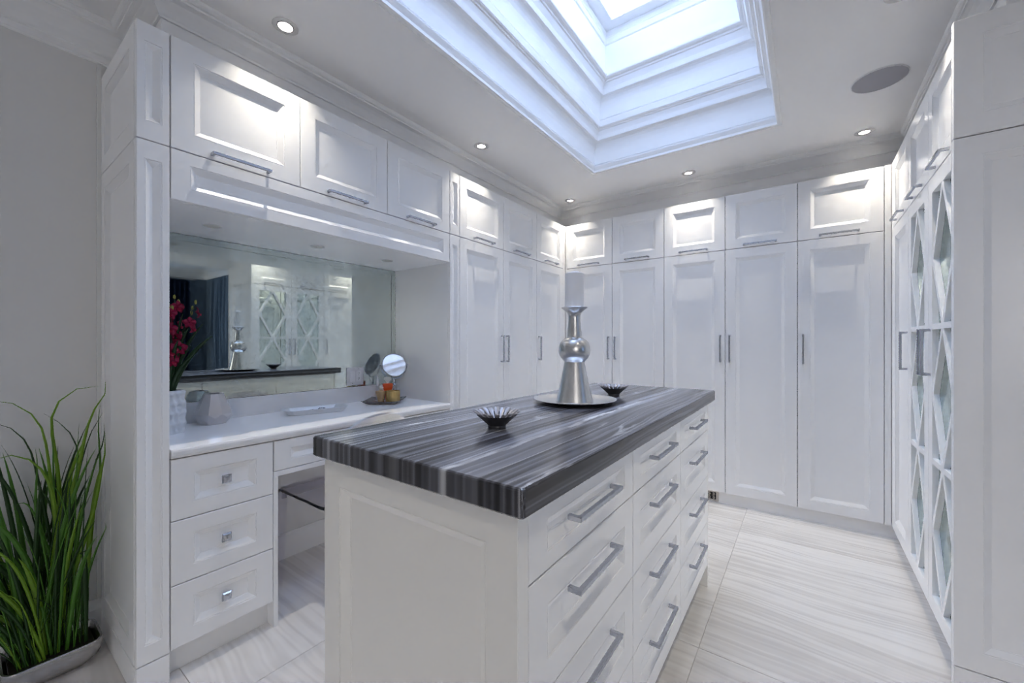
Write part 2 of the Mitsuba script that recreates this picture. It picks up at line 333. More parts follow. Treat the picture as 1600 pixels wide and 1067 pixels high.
# soffits above the cabinets, with crown
SX, SB, SR = XL + 0.41, YB + 0.12, XR + 0.12
struct('wall_soffit_left', boxm([XL, 0.44, ZT - 0.005], [SX, 3.79, ZC]), TRIM)
struct('wall_soffit_back', boxm([SX, SB, ZT - 0.005], [SR, 3.79, ZC]), TRIM)
struct('wall_soffit_right', boxm([SR, 2.03, ZT - 0.005], [XH, 3.79, ZC]), TRIM)
CR = [(0, 2.343), (0.008, 2.343), (0.009, 2.351), (0.013, 2.356), (0.020, 2.368), (0.030, 2.382), (0.042, 2.394), (0.054, 2.400), (0.060, 2.401), (0.061, 2.409), (0.068, 2.411), (0.074, 2.418), (0.077, 2.4299), (0, 2.4299)]
struct('trim_8', sweep([(XH, 2.03), (SR, 2.03), (SR, SB), (SX, SB), (SX, 0.44), (XL, 0.44)], CR), TRIM)
CRW = [(0, 2.285), (0.006, 2.285), (0.009, 2.291), (0.006, 2.297), (0.006, 2.318), (0.012, 2.322), (0.013, 2.33)] + [(a + 0.012, b) for a, b in CR[2:-1]] + [(0, 2.4299)]
struct('trim_9', sweep([(XL, 0.44), (XL, YN)], CRW), TRIM)
struct('trim_10', sweep([(XBED, YN), (XBED, YBED), (XH + 0.1, YBED)], CRW), TRIM)
BB = [(0, 0.0), (0.014, 0.0), (0.014, 0.11), (0.009, 0.125), (0.006, 0.145), (0, 0.145)]
struct('baseboard_left', sweep([(XL, 0.3475), (XL, YN)], BB), TRIM)
struct('baseboard_desk', sweep([(XL, 1.766), (XL, 0.79)], [(0, 0.0), (0.012, 0.0), (0.012, 0.125), (0.008, 0.135), (0, 0.135)]), TRIM)

# ------------------------------------------------------------------ cabinet builders
def front(parent, name, side, origin, w, h, mat, su=0.063, sv=None, flat=False, **k):
    """A panelled front in the plane of side, its gap already inside w x h."""
    key = ('panel', round(w, 4), round(h, 4), su, sv, flat)
    m = cached(key, lambda: panel_mesh(w - 2 * GAP, h - 2 * GAP, su, sv, flat=flat))
    f = face(side, origin); o = f[:3, 3] + f[:3, 0] * GAP + f[:3, 1] * GAP
    return part(parent, name, m, mat, face(side, o), **k)
def pull(parent, side, origin, u, v, L, vertical):
    m = cached(('pull', L, vertical), lambda: pull_mesh(L, vertical))
    f = face(side, origin); o = f[:3, 3] + f[:3, 0] * u + f[:3, 1] * v
    return part(parent, 'handle', m, CHROME, face(side, o), label='slim square chrome bar handle')
def local_box(side, origin, a, b, c=0.0):
    m = boxm(a, b, c); m.apply_transform(face(side, origin)); return m

def wardrobe(label, side, origin, w, handle_u, zb=0.085, depth=0.50, mirrored=False, fill=(0, 0), kick=0.035, group='tall white wardrobes around the room'):
    """origin: world point at floor level at the left end of the door (seen from the front)."""
    t = thing('wardrobe', label, 'wardrobe', group)
    part(t, 'body', local_box(side, origin, [0.0, zb, -depth], [w, ZT - 0.002, -0.0225]), CARC_SHADE)
    d = front(t, 'upper_door', side, face(side, origin)[:3, 3] + np.array([0, 0, ZS]), w, ZT - ZS, WHITE)
    pull(d, side, origin, w / 2, 1.860, 0.198, False)
    if not mirrored:
        d = front(t, 'door', side, face(side, origin)[:3, 3] + np.array([0, 0, zb]), w, ZS - zb, WHITE)
    else:
        s, W, H = 0.064, w - 2 * GAP, ZS - zb - 2 * GAP
        o = face(side, origin); o[:3, 3] += o[:3, 0] * GAP + np.array([0, 0, zb + GAP])
        d = part(t, 'door', cached(('frame', round(W, 3), round(H, 3)), lambda: frame_mesh(W, H, s, t=0.022)), WHITE, o, label='white door framing a mirror behind lattice bars')
        mm = boxm([s - 0.002, s - 0.002, -0.0225], [W - s + 0.002, H - s + 0.002, -0.019]); mm.apply_transform(o)
        part(d, 'mirror_pane', mm, MIRROR, label='mirror pane behind the lattice')
        z0, z1 = s, H - s; step = (z1 - z0) / 3; bw = 0.022
        def bar(p, q):
            p, q = np.array(p, float), np.array(q, float); dn = (q - p) / np.linalg.norm(q - p); nn = np.array([-dn[1], dn[0]]) * bw / 2
            pts = [p - nn, q - nn, q + nn, p + nn]
            poly = shapely.Polygon(pts).intersection(shapely.box(s, s, W - s, H - s))
            e = trimesh.creation.extrude_polygon(poly, 0.0175, engine='earcut'); e.apply_translation([0, 0, -0.0185]); e.apply_transform(o)
            part(d, 'lattice_bar', e, WHITE)
        for i in range(1, 3): bar((s, z0 + step * i), (W - s, z0 + step * i))
        for i in range(3):
            a, b, mid, um = z0 + step * i, z0 + step * (i + 1), z0 + step * (i + 0.5), W / 2
            ex = 0.02
            for p, q in (((s, mid), (um, b)), ((um, b), (W - s, mid)), ((W - s, mid), (um, a)), ((um, a), (s, mid))):
                p, q = np.array(p), np.array(q); dd = (q - p) / np.linalg.norm(q - p) * ex
                bar(p - dd, q + dd)
    pull(d, side, origin, handle_u, 1.1295, 0.193, True)
    part(t, 'toe_kick', local_box(side, origin, [0.0, 0.0, -kick - 0.016], [w, zb - 0.0005, -kick]), WHITE)
    for a, b in ((-fill[0] - kick, 0.0), (w, w + fill[1] + kick)):
        if (fill[0] if a < 0 else fill[1]) > 0.004: part(t, 'toe_kick', local_box(side, origin, [a, 0.0, -kick - 0.016], [b, zb - 0.0005, -kick]), WHITE)
    for a, b in ((-fill[0], 0.0), (w, w + fill[1])):
        if b - a > 0.004: part(t, 'filler', local_box(side, origin, [a + 0.001, zb, -0.02], [b - 0.001, ZT, -0.001]), WHITE)
    return t

lw = [1.8739, 2.3345, 2.7782, 3.2237]
LT = ['tall white wardrobe of the left run, next to the vanity alcove', 'tall white wardrobe in the middle of the left run, second from the vanity', 'narrow-looking tall white wardrobe of the left run, up against the far corner']
for i in range(3):
    w = lw[i + 1] - lw[i]
    wardrobe(LT[i], '+x', (0, lw[i], 0), w, (w - 0.03, 0.03, 0.03)[i], fill=(0, 0.037 if i == 2 else 0))
bw = [0.0159, 0.4461, 0.8711, 1.2987, 1.7247, 2.1497]
BT = ['tall white wardrobe on the back wall in the left corner, behind the pillar candle', 'tall white wardrobe on the back wall, second from the left corner', 'tall white wardrobe in the middle of the back wall, above the small floor vent', 'tall white wardrobe on the back wall, second from the right corner', 'tall white wardrobe on the back wall in the right corner, handle on its left edge']
for i in range(5):
    w = bw[i + 1] - bw[i]
    wardrobe(BT[i], '-y', (bw[i], YB, 0), w, (w - 0.03, 0.03, w - 0.03, 0.03, 0.03)[i], fill=(0.0155 if i == 0 else 0, 0.031 if i == 4 else 0))
rw = [3.2123, 2.785, 2.383, 1.963]
RT = ['plain white wardrobe of the right run, in the far right corner', 'white wardrobe with a diamond lattice mirror door, the farther of two', 'white wardrobe with a diamond lattice mirror door, the nearer of two beside the end panel']
for i in range(3):
    w = rw[i] - rw[i + 1]
    wardrobe(RT[i], '-x', (XR, rw[i], 0), w, (w - 0.03, w - 0.03, 0.03)[i], mirrored=i > 0, fill=(0.05 if i == 0 else 0, 0))

# right end panel (facing the camera) and left end column of the vanity wall
def gable(t, y, x0, x1):
    w = x1 - x0
    front(t, 'plinth_panel', '-y', (x0, y, 0), w, 0.1024, WHITE, flat=True)
    front(t, 'side_panel', '-y', (x0, y, 0.1024), w, ZS - 0.1024, WHITE)
    front(t, 'upper_side_panel', '-y', (x0, y, ZS), w, ZT - ZS, WHITE)
t = thing('wardrobe_end_panel', 'tall white panelled end of the right-hand wardrobes, nearest the camera at the right edge', 'cabinet panel')
gable(t, 1.938, 2.161, 2.755)
part(t, 'core', boxm([2.162, 1.9585, 0], [2.18, 1.962, ZT - 0.002]), WHITE)

t = thing('vanity_end_column', 'white panelled column ending the vanity wall, beside the tall grass', 'cabinet column')
y0, y1 = 0.3475, 0.4366
for nm, za, zb_, fl_ in (('plinth', 0, 0.1024, True), ('front_panel', 0.1024, ZS, False), ('upper_front_panel', ZS, ZT, False)):
    front(t, nm, '+x', (0, y0, za), y1 - y0, zb_ - za, WHITE, su=0.0195, sv=0.060, flat=fl_)
gable(t, y0, XL + 0.002, -0.0205)
part(t, 'body', boxm([XL + 0.002, y0 + 0.0205, 0], [-0.0205, y1 - 0.001, ZT - 0.002]), WHITE)
part(t, 'scribe_strip', boxm([XL + 0.001, y0 - 0.012, 0.146], [XL + 0.014, y0 - 0.0005, 2.28]), WALL)

t = thing('vanity_divider_column', 'narrow white panelled column between the vanity alcove and the left wardrobes', 'cabinet column')
y0, y1 = 1.7875, 1.8739
for nm, za, zb_, fl_ in (('plinth', 0, 0.1024, True), ('front_panel', 0.1024, ZS, False), ('upper_front_panel', ZS, ZT, False)):
    front(t, nm, '+x', (0, y0, za), y1 - y0, zb_ - za, WHITE, su=0.0195, sv=0.060, flat=fl_)
part(t, 'body', boxm([XL + 0.002, y0 + 0.001, 0], [-0.0205, y1 - 0.001, ZT - 0.002]), WHITE)

# ------------------------------------------------------------------ vanity wall
VY0, VY1 = 0.4366, 1.7875
uy = [VY0, 0.8794, 1.3293, VY1]
UT = ['white lift-up cabinet over the vanity, nearest the camera', 'middle white lift-up cabinet over the vanity', 'white lift-up cabinet over the vanity, next to the divider column']
for i in range(3):
    t = thing('overhead_cabinet', UT[i], 'cabinet', 'overhead cabinets above the vanity')
    w = uy[i + 1] - uy[i]
    part(t, 'body', boxm([XL + 0.002, uy[i] + 0.0005, ZS + 0.002], [-0.0225, uy[i + 1] - 0.0005, ZT - 0.002]), CARC_SHADE)
    d = front(t, 'door', '+x', (0, uy[i], ZS), w, ZT - ZS, WHITE)
    pull(d, '+x', (0, uy[i], 0), w / 2 - 0.005, 1.860, 0.200, False)
t = thing('vanity_canopy', 'white canopy over the vanity alcove with a long panelled fascia', 'canopy')
front(t, 'fascia', '+x', (0, VY0, 1.6633), VY1 - VY0, ZS - 1.6633, WHITE, su=0.053, sv=0.043)
part(t, 'soffit_board', boxm([XL + 0.002, VY0 + 0.001, 1.6633], [-0.0205, VY1 - 0.001, 1.70]), WHITE)
for i, y in enumerate((0.642, 1.096, 1.523)):
    pk = thing('puck_light', 'small flush white puck light under the vanity canopy, ' + ('nearest the end column', 'middle one of three', 'nearest the divider column')[i], 'light', 'puck lights under the vanity canopy')
    tw = place(-0.262, y, 0)
    part(pk, 'ring', cached('puckring', lambda: lathe([(0.029, 1.6632), (0.034, 1.6632), (0.035, 1.6618), (0.034, 1.6604), (0.030, 1.6604), (0.029, 1.6618), (0.029, 1.6632)], 40, False, False), 40), PLASTIC, tw)
    part(pk, 'lens', cached('pucklens', lambda: lathe([(0.0285, 1.6630), (0.0285, 1.6612), (0.020, 1.6606)], 40), 30), FROST, tw)

# mirror on the alcove wall, with separate edge strips
XM = XL + 0.006
t = thing('vanity_mirror', 'wide wall mirror behind the vanity counter, reflecting the island and lattice doors', 'mirror')
ZM0, ZM1 = 0.8955, 1.6625
e = 0.030
part(t, 'backing', boxm([XL + 0.0005, VY0 + 0.001, ZM0], [XM - 0.002, VY1 - 0.001, ZM1]), SEAM)
part(t, 'mirror_pane', boxm([XM - 0.0019, VY0 + 0.0015, ZM0 + 0.0015], [XM, VY1 - e - 0.003, ZM1 - e - 0.0012]), MIRROR)
part(t, 'edge_strip', boxm([XM - 0.0019, VY1 - e, ZM0 + 0.0015], [XM, VY1 - 0.0015, ZM1 - 0.001]), MIRROR)
part(t, 'edge_strip', boxm([XM - 0.0019, VY0 + 0.0015, ZM1 - e], [XM, VY1 - e - 0.0012, ZM1 - 0.001]), MIRROR)

# counter with backsplash
t = thing('vanity_counter', 'glossy white stone vanity counter with a low upstand under the mirror', 'counter')
prof = [(XL + 0.001, 0.768), (0.002, 0.768), (0.006, 0.772), (0.008, 0.778), (0.008, 0.790), (0.006, 0.796), (0.001, 0.7996), (XL + 0.001, 0.7996)]
def prism_y(prof, y0, y1):
    n = len(prof)
    return rings_mesh([np.array([[x, y1, z] for x, z in prof]), np.array([[x, y0, z] for x, z in prof])])
part(t, 'slab', prism_y(prof, VY0 + 0.0015, VY1 - 0.0015), QUARTZ)
part(t, 'upstand', M().box([XL + 0.001, VY0 + 0.002, 0.7997], [XL + 0.014, VY1 - 0.002, 0.895], 0.001).out(), QUARTZ)

# drawer pedestal
t = thing('drawer_pedestal', 'white three-drawer pedestal under the vanity counter with square chrome knobs', 'drawers')
DY0, DY1 = VY0, 0.7700
zs = [0.1071, 0.3265, 0.5495, 0.7655]
part(t, 'body', boxm([XL + 0.002, DY0 + 0.001, 0.105], [-0.0225, DY1 - 0.0005, 0.766]), CARC_SHADE)
part(t, 'side_panel', M().box([XL + 0.002, 0.7706, 0.0], [0.0, 0.7877, 0.6165], 0.001).out(), WHITE)
part(t, 'toe_kick', boxm([-0.072, DY0 + 0.001, 0.0], [-0.056, 0.770, 0.1045]), WHITE)
kn = lathe([(0.0, 0), (0.0075, 0), (0.006, 0.008), (0.006, 0.012)], 16)
kp = rings_mesh([rect(-0.0135, -0.0135, 0.0135, 0.0135, 0.012), rect(-0.015, -0.015, 0.015, 0.015, 0.015), rect(-0.015, -0.015, 0.015, 0.015, 0.019), rect(-0.011, -0.011, 0.011, 0.011, 0.024), rect(-0.003, -0.003, 0.003, 0.003, 0.027)])
knob = M().mesh(kn).mesh(kp).out()
for i in range(3):
    d = front(t, 'drawer', '+x', (0, DY0, zs[i]), DY1 - DY0, zs[i + 1] - zs[i], WHITE, su=0.062, sv=0.052)
    part(d, 'knob', cached('knob', lambda: knob), CHROME, face('+x', (-0.0137, (DY0 + DY1) / 2, (zs[i] + zs[i + 1]) / 2)), label='square chrome knob with pyramid face')
t = thing('desk_apron', 'white panelled apron drawer over the knee space of the vanity', 'drawer')
part(t, 'body', boxm([XL + 0.1, 0.789, 0.640], [-0.0225, VY1 - 0.002, 0.766]), CARC_SHADE)
front(t, 'drawer', '+x', (0, 0.7715, 0.6385), 1.0145, 0.7655 - 0.6385, WHITE, su=0.062, sv=0.036)
part(t, 'bottom_board', M().box([XL + 0.1, 0.7712, 0.6168], [0.0, VY1 - 0.002, 0.6375], 0.0008).out(), WHITE)
part(t, 'knob', cached('knob', lambda: knob), CHROME, face('+x', (-0.0137, 0.985, 0.702)), label='square chrome knob')

# outlet plate on the mirror
t = thing('switch_plate', 'two-gang switch and outlet plate fixed on the vanity mirror', 'outlet')
f = face('+x', (XM + 0.0003, 1.420, 0.905))
def fb(a, b, c=0.0):
    m = boxm(a, b, c); m.apply_transform(f); return m
part(t, 'cover', fb([0, 0, 0], [0.116, 0.112, 0.006], 0.002), PLATE)
part(t, 'rocker', fb([0.022, 0.022, 0.0058], [0.055, 0.090, 0.0085], 0.001), PLASTIC)
part(t, 'receptacle', fb([0.064, 0.022, 0.0058], [0.097, 0.090, 0.008], 0.001), PLASTIC)
sl = M()
for zz in (0.040, 0.070):
    for yy in (0.074, 0.084): sl.mesh(fb([yy, zz, 0.0078], [yy + 0.002, zz + 0.008, 0.0083]))
    sl.mesh(fb([0.078, zz - 0.008, 0.0078], [0.082, zz - 0.004, 0.0083]))
part(t, 'slots', sl.out(), BLACK)
sc = M()
for yy, zz in ((0.038, 0.101), (0.080, 0.101), (0.038, 0.012), (0.080, 0.012)): sc.mesh(fb([yy - 0.0025, zz - 0.0025, 0.0055], [yy + 0.0025, zz + 0.0025, 0.0068], 0.0006))
part(t, 'screws', sc.out(), PEWTER)

# ------------------------------------------------------------------ island
IX0, IX1, IY0, IY1 = 0.802, 1.387, 0.5387, 2.135
IZ0, IZ1 = 0.8885, 0.938
t = thing('island_cabinet', 'white island cabinet with three columns of drawers and chrome bar handles', 'island')
part(t, 'body', boxm([IX0 + 0.021, IY0 + 0.0205, 0.103], [IX1 - 0.0225, IY1 - 0.0165, IZ0 - 0.001]), CARC_SHADE)
part(t, 'end_panel', cached('islend', lambda: panel_mesh(IX1 - IX0, IZ0 - 0.0008, 0.066, 0.062, slope=0.020, depth=0.0135)), ISLW, face('-y', (IX0, IY0, 0.0)))
part(t, 'far_end_panel', M().box([IX0, IY1 - 0.016, 0], [IX1, IY1, IZ0 - 0.0005], 0.001).out(), ISLW)
part(t, 'corner_post', M().box([IX1 - 0.014, IY0 + 0.0203, 0], [IX1 - 0.0002, IY0 + 0.030, IZ0 - 0.0005]).out(), ISLW)
part(t, 'toe_kick', boxm([IX0 + 0.06, IY0 + 0.03, 0], [IX1 - 0.06, IY1 - 0.017, 0.102]), ISLW)
iy = [0.5690, 1.0823, 1.6021, 2.119]
iz = [0.1046, 0.3151, 0.5320, 0.7528, 0.8855]
hz = [0.266, 0.474, 0.683, 0.846]
for c in range(3):
    for r in range(4):
        w, h = iy[c + 1] - iy[c], iz[r + 1] - iz[r]
        d = front(t, 'drawer', '+x', (IX1, iy[c], iz[r]), w, h, WHITE, su=0.060, sv=0.033 if r == 3 else 0.058)
        pull(d, '+x', (IX1, iy[c], 0), w / 2 - 0.006, hz[r] - (0.022 if r == 3 else 0.0), 0.222, False)
by = np.linspace(IY0 + 0.022, IY1 - 0.018, 4)
for c in range(3):
    front(t, 'back_panel', '-x', (IX0, by[c + 1], 0.10), by[c + 1] - by[c], IZ0 - 0.102, ISLW, su=0.06)

t = thing('island_countertop', 'thick dark grey streaked marble top on the white island', 'countertop')
SX0, SX1, SY0, SY1 = 0.781, 1.411, 0.519, 2.176
def rrect(x0, y0, x1, y1, r, z, n=4):
    pts = []
    for cx_, cy_, a0 in ((x1 - r, y0 + r, -90), (x1 - r, y1 - r, 0), (x0 + r, y1 - r, 90), (x0 + r, y0 + r, 180)):
        for q in range(n + 1):
            a = math.radians(a0 + 90 * q / n); pts.append([cx_ + r * math.cos(a), cy_ + r * math.sin(a), z])
    return np.array(pts)
R = []
for ins, z in ((0.004, IZ0), (0.0, IZ0 + 0.004), (0.0, IZ1 - 0.005), (0.0012, IZ1 - 0.002), (0.004, IZ1)):
    R.append(rrect(SX0 + ins, SY0 + ins, SX1 - ins, SY1 - ins, 0.006, z))
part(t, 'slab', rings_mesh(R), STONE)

# ------------------------------------------------------------------ ceiling fittings
def downlight(x, y, lab, visible=True):
    t = thing('downlight', lab, 'light', 'recessed ceiling downlights')
    tw = place(x, y, 0)
    part(t, 'trim_ring', cached('dlring', lambda: lathe([(0.047, 2.4298), (0.047, 2.4275), (0.044, 2.4262), (0.034, 2.4262), (0.031, 2.4275), (0.029, 2.4299)], 48, False, False), 40), DOWNRING, tw)
    part(t, 'bulb', cached('dlbulb', lambda: lathe([(0.012, 2.4264), (0.024, 2.4272), (0.0265, 2.4285), (0.0265, 2.4298)], 32), 30), None, tw, emitter={'type': 'area', 'radiance': rgb(*BULB_RADIANCE), 'sampling_weight': 0.02})
    part(t, 'gimbal', cached('dlgim', lambda: lathe([(0.0295, 2.4297), (0.0300, 2.4270), (0.0270, 2.4264), (0.0268, 2.4297)], 40, False, False), 40), PEWTER, tw)
    scene[t + '_beam'] = {'type': 'spot', 'intensity': rgb(*SPOT_POWER), 'cutoff_angle': 46.0, 'beam_width': 2.0, 'sampling_weight': 1.0, 'to_world': T().look_at(origin=[x, y, 2.4255], target=[x, y, 0.0], up=[0, 1, 0])}
for x, y, lab in ((0.088, 0.776, 'recessed downlight in front of the overhead cabinet nearest the camera'), (0.088, 1.981, 'recessed downlight in front of the divider column'),
                  (0.088, 3.192, 'recessed downlight in the far left corner of the ceiling'), (1.067, 3.192, 'recessed downlight at the middle of the back wall'),
                  (2.053, 3.192, 'recessed downlight in the far right corner of the ceiling'), (2.045, 2.000, 'recessed downlight at the top edge of the picture, near the round speaker'),
                  (2.045, 0.776, 'recessed downlight on the right side, out of view, lighting the island drawers'),  # out of view, placed to light the drawer fronts
                  (1.067, -0.35, 'recessed downlight out of view, lighting the near end of the island')):  # out of view, placed to light the end panel from above
    downlight(x, y, lab)
t = thing('ceiling_speaker', 'round grey flush speaker grille in the ceiling near the right wardrobes', 'speaker')
tw = place(2.053, 2.598, 0)
part(t, 'grille', lathe([(0.102, 2.4296), (0.102, 2.4262), (0.099, 2.4250), (0.05, 2.4244), (0.002, 2.4242)], 64), SPEAKER, tw, smooth=30)
part(t, 'rim', lathe([(0.1022, 2.4296), (0.1022, 2.4255), (0.1062, 2.4255), (0.1068, 2.4296)], 64, False, False), PLASTIC, tw, smooth=30)

# floor register in the toe kick
t = thing('floor_vent', 'small decorative metal vent set in the toe kick below the back wardrobes', 'vent')
f = face('-y', (0.985, YB + 0.0348, 0.006))
vw, vh = 0.268, 0.074
def vb(a, b):
    m = boxm(a, b); m.apply_transform(f); return m
part(t, 'backing', vb([0.002, 0.002, 0.0], [vw - 0.002, vh - 0.002, 0.0012]), BLACK)
vf = M()
for a, b in (([0, 0, 0.0002], [vw, 0.012, 0.005]), ([0, vh - 0.010, 0.0002], [vw, vh, 0.005]), ([0, 0.012, 0.0002], [0.018, vh - 0.010, 0.005]), ([vw - 0.018, 0.012, 0.0002], [vw, vh - 0.010, 0.005])): vf.mesh(vb(a, b))
part(t, 'frame', vf.out(), VENT)
sc = M()
for k_ in range(8):
    u0 = 0.018 + 0.029 * k_
    sc.mesh(vb([u0 + 0.0130, 0.012, 0.001], [u0 + 0.0155, vh - 0.010, 0.003]))
    for q in (0.024, 0.050):
        r_ = lathe([(0.0055, 0.001), (0.0055, 0.003), (0.0080, 0.003), (0.0080, 0.001)], 12, False, False)
        r_.apply_translation([u0 + 0.0142, q, 0]); r_.apply_transform(f); sc.mesh(r_)
    for q in (0.037, 0.061): sc.mesh(vb([u0, q - 0.0012, 0.001], [u0 + 0.013, q + 0.0012, 0.003]))
part(t, 'scrollwork', sc.out(), VENT)

# ------------------------------------------------------------------ things on the island
CXI, CYI = 1.045, 1.405
t = thing('silver_platter', 'round silver plate with a beaded rim under the candle holder on the island', 'plate')
tw = place(CXI, CYI, IZ1)
part(t, 'dish', lathe([(0.060, 0.0005), (0.105, 0.0015), (0.128, 0.007), (0.150, 0.0135), (0.157, 0.0150), (0.158, 0.0162), (0.150, 0.0155), (0.128, 0.0095), (0.104, 0.0045), (0.02, 0.0040)], 96), PLATTER, tw, smooth=35)
part(t, 'underside', lathe([(0.0, 0.0), (0.045, 0.0001), (0.104, 0.0008), (0.130, 0.0065), (0.155, 0.0142), (0.1555, 0.0144)], 72, True, False), RIMBLK, place(CXI, CYI, IZ1 - 0.0), smooth=35)
bd = M(); ball = trimesh.creation.icosphere(1, 0.0022)
for i in range(120):
    a = i * 2 * math.pi / 120; b_ = ball.copy(); b_.apply_translation([0.1562 * math.cos(a), 0.1562 * math.sin(a), 0.0165]); bd.mesh(b_)
part(t, 'beaded_rim', bd.out(), PLATTER, tw, smooth=True)
t = thing('candle_holder', 'tall silver leaf candle holder with a globe in its waist, on the island', 'candle holder')
zb0 = IZ1 + 0.0045
prof = [(0.001, 0), (0.069, 0), (0.0705, 0.003), (0.0690, 0.010), (0.060, 0.048), (0.051, 0.090), (0.044, 0.125), (0.0395, 0.148), (0.0385, 0.153), (0.043, 0.158), (0.052, 0.168), (0.0585, 0.181), (0.0610, 0.196), (0.0600, 0.211), (0.0550, 0.226), (0.046, 0.237), (0.036, 0.2435), (0.0305, 0.246), (0.0295, 0.2485), (0.0285, 0.258), (0.0255, 0.285), (0.0235, 0.310), (0.0230, 0.325), (0.0245, 0.335), (0.031, 0.345), (0.041, 0.354), (0.0505, 0.3595), (0.0520, 0.3610), (0.0505, 0.3625), (0.036, 0.3605), (0.001, 0.360)]
part(t, 'body', lathe(prof, 96), SILVER, place(CXI, CYI, zb0), smooth=38)
t = thing('pillar_candle', 'white pillar candle standing on the silver candle holder', 'candle')
part(t, 'wax', lathe([(0.001, 0), (0.0360, 0), (0.0368, 0.002), (0.0368, 0.128), (0.0360, 0.1315), (0.030, 0.134), (0.018, 0.138), (0.008, 0.141), (0.001, 0.1415)], 64), WAX, place(CXI, CYI, zb0 + 0.3606), smooth=40)
part(t, 'wick', tube([[0, 0, 0], [0.0005, 0, 0.004], [0.001, 0, 0.009]], 0.0011, 6), WICK, place(CXI, CYI, zb0 + 0.3606 + 0.1405))

def petal_bowl(x, y, lab, rot):
    t = thing('petal_bowl', lab, 'bowl', 'petal bowls on the island')
    N = 20; tw = place(x, y, IZ1, rot)
    part(t, 'base', cached('bowlbase', lambda: lathe([(0.001, 0), (0.0235, 0), (0.0245, 0.004), (0.0235, 0.009), (0.020, 0.010), (0.001, 0.0105)], 44), 40), BOWLOUT, tw)
    for i in range(N):
        a = 2 * math.pi * i / N; tilt = 0.0015 * (i % 2)
        def pet():
            rows = [(0.020, 0.0065, 0.0022), (0.030, 0.016, 0.0034), (0.043, 0.0285, 0.0050), (0.054, 0.037, 0.0062), (0.060, 0.0405, 0.0058), (0.0625, 0.0415, 0.0030)]
            top, bot = [], []
            for r, z, hw in rows:
                for s_ in (-1, 0, 1):
                    top.append([r, s_ * hw, z + 0.0022 + (0.0018 if s_ else 0.0)])
                    bot.append([r + 0.0008, s_ * hw, z + (0.0018 if s_ else 0.0)])
            v = np.array(top + bot); n_ = len(top); f_ = []
            for k_ in range(len(rows) - 1):
                for c_ in range(2):
                    q = k_ * 3 + c_
                    f_ += [[q, q + 3, q + 4], [q, q + 4, q + 1], [n_ + q, n_ + q + 4, n_ + q + 3], [n_ + q, n_ + q + 1, n_ + q + 4]]
            edge = [0, 3, 6, 9, 12, 15, 16, 17, 14, 11, 8, 5, 2, 1]
            for a_, b_ in zip(edge, edge[1:] + edge[:1]): f_ += [[a_, n_ + a_, n_ + b_], [a_, n_ + b_, b_]]
            return trimesh.Trimesh(v, np.array(f_), process=False)
        m = tw @ np.array(T().translate([0, 0, tilt]).rotate([0, 0, 1], math.degrees(a)).matrix)
        part(t, 'petal', cached('petal', pet), BOWLIN, m)
    part(t, 'shell', cached('bowlshell', lambda: lathe([(0.0205, 0.0045), (0.031, 0.0135), (0.044, 0.0258), (0.0545, 0.0345), (0.0550, 0.0350), (0.0440, 0.0268), (0.031, 0.0145), (0.0205, 0.0060)], 44, False, False), 40), BOWLOUT, tw)
petal_bowl(1.088, 0.866, 'pewter flower petal bowl at the near end of the island top', 3)
petal_bowl(1.085, 1.700, 'pewter flower petal bowl at the far end of the island, behind the candle holder', 11)

# ------------------------------------------------------------------ things on the vanity
ZV = 0.7997
# dimpled vase
def dimple():
    nA, nZ = 96, 72; H = 0.175; rings = []
    for j in range(nZ + 1):
        z = H * j / nZ; row = []
        for i in range(nA):
            a = 2 * math.pi * i / nA
            c, s = math.cos(a), math.sin(a)
            r = 0.050 / (abs(c) ** 5 + abs(s) ** 5) ** 0.2
            r *= 0.94 + 0.06 * math.sin(math.pi * min(1, z / H * 0.9 + 0.1))
            q = z / 0.041; row_i = math.floor(q)
            u = (a / (2 * math.pi) * 14 + 0.5 * (row_i % 2)) % 1 - 0.5; v_ = q - row_i - 0.5
            d = math.hypot(u, v_ * 1.05)
            fade = 1.0 if 0.01 < z < H - 0.004 else 0.2
            r += fade * (0.0045 - 0.010 * max(0.0, 1 - (d / 0.5) ** 2))
            row.append([r * c, r * s, z])
        rings.append(np.array(row))
    rings += [rings[-1] * [0.9, 0.9, 1], rings[-1] * [0.88, 0.88, 0.3]]
    return rings_mesh(rings)
t = thing('dimpled_vase', 'white glazed vase with dimpled sides holding the orchids on the vanity', 'vase')
VX, VYY = -0.338, 0.507
part(t, 'body', dimple(), CERAMIC, place(VX, VYY, ZV, 20), smooth=True)
part(t, 'soil', lathe([(0.0, 0.150), (0.036, 0.150), (0.036, 0.158), (0.0, 0.160)], 24), SOIL, place(VX, VYY, ZV))
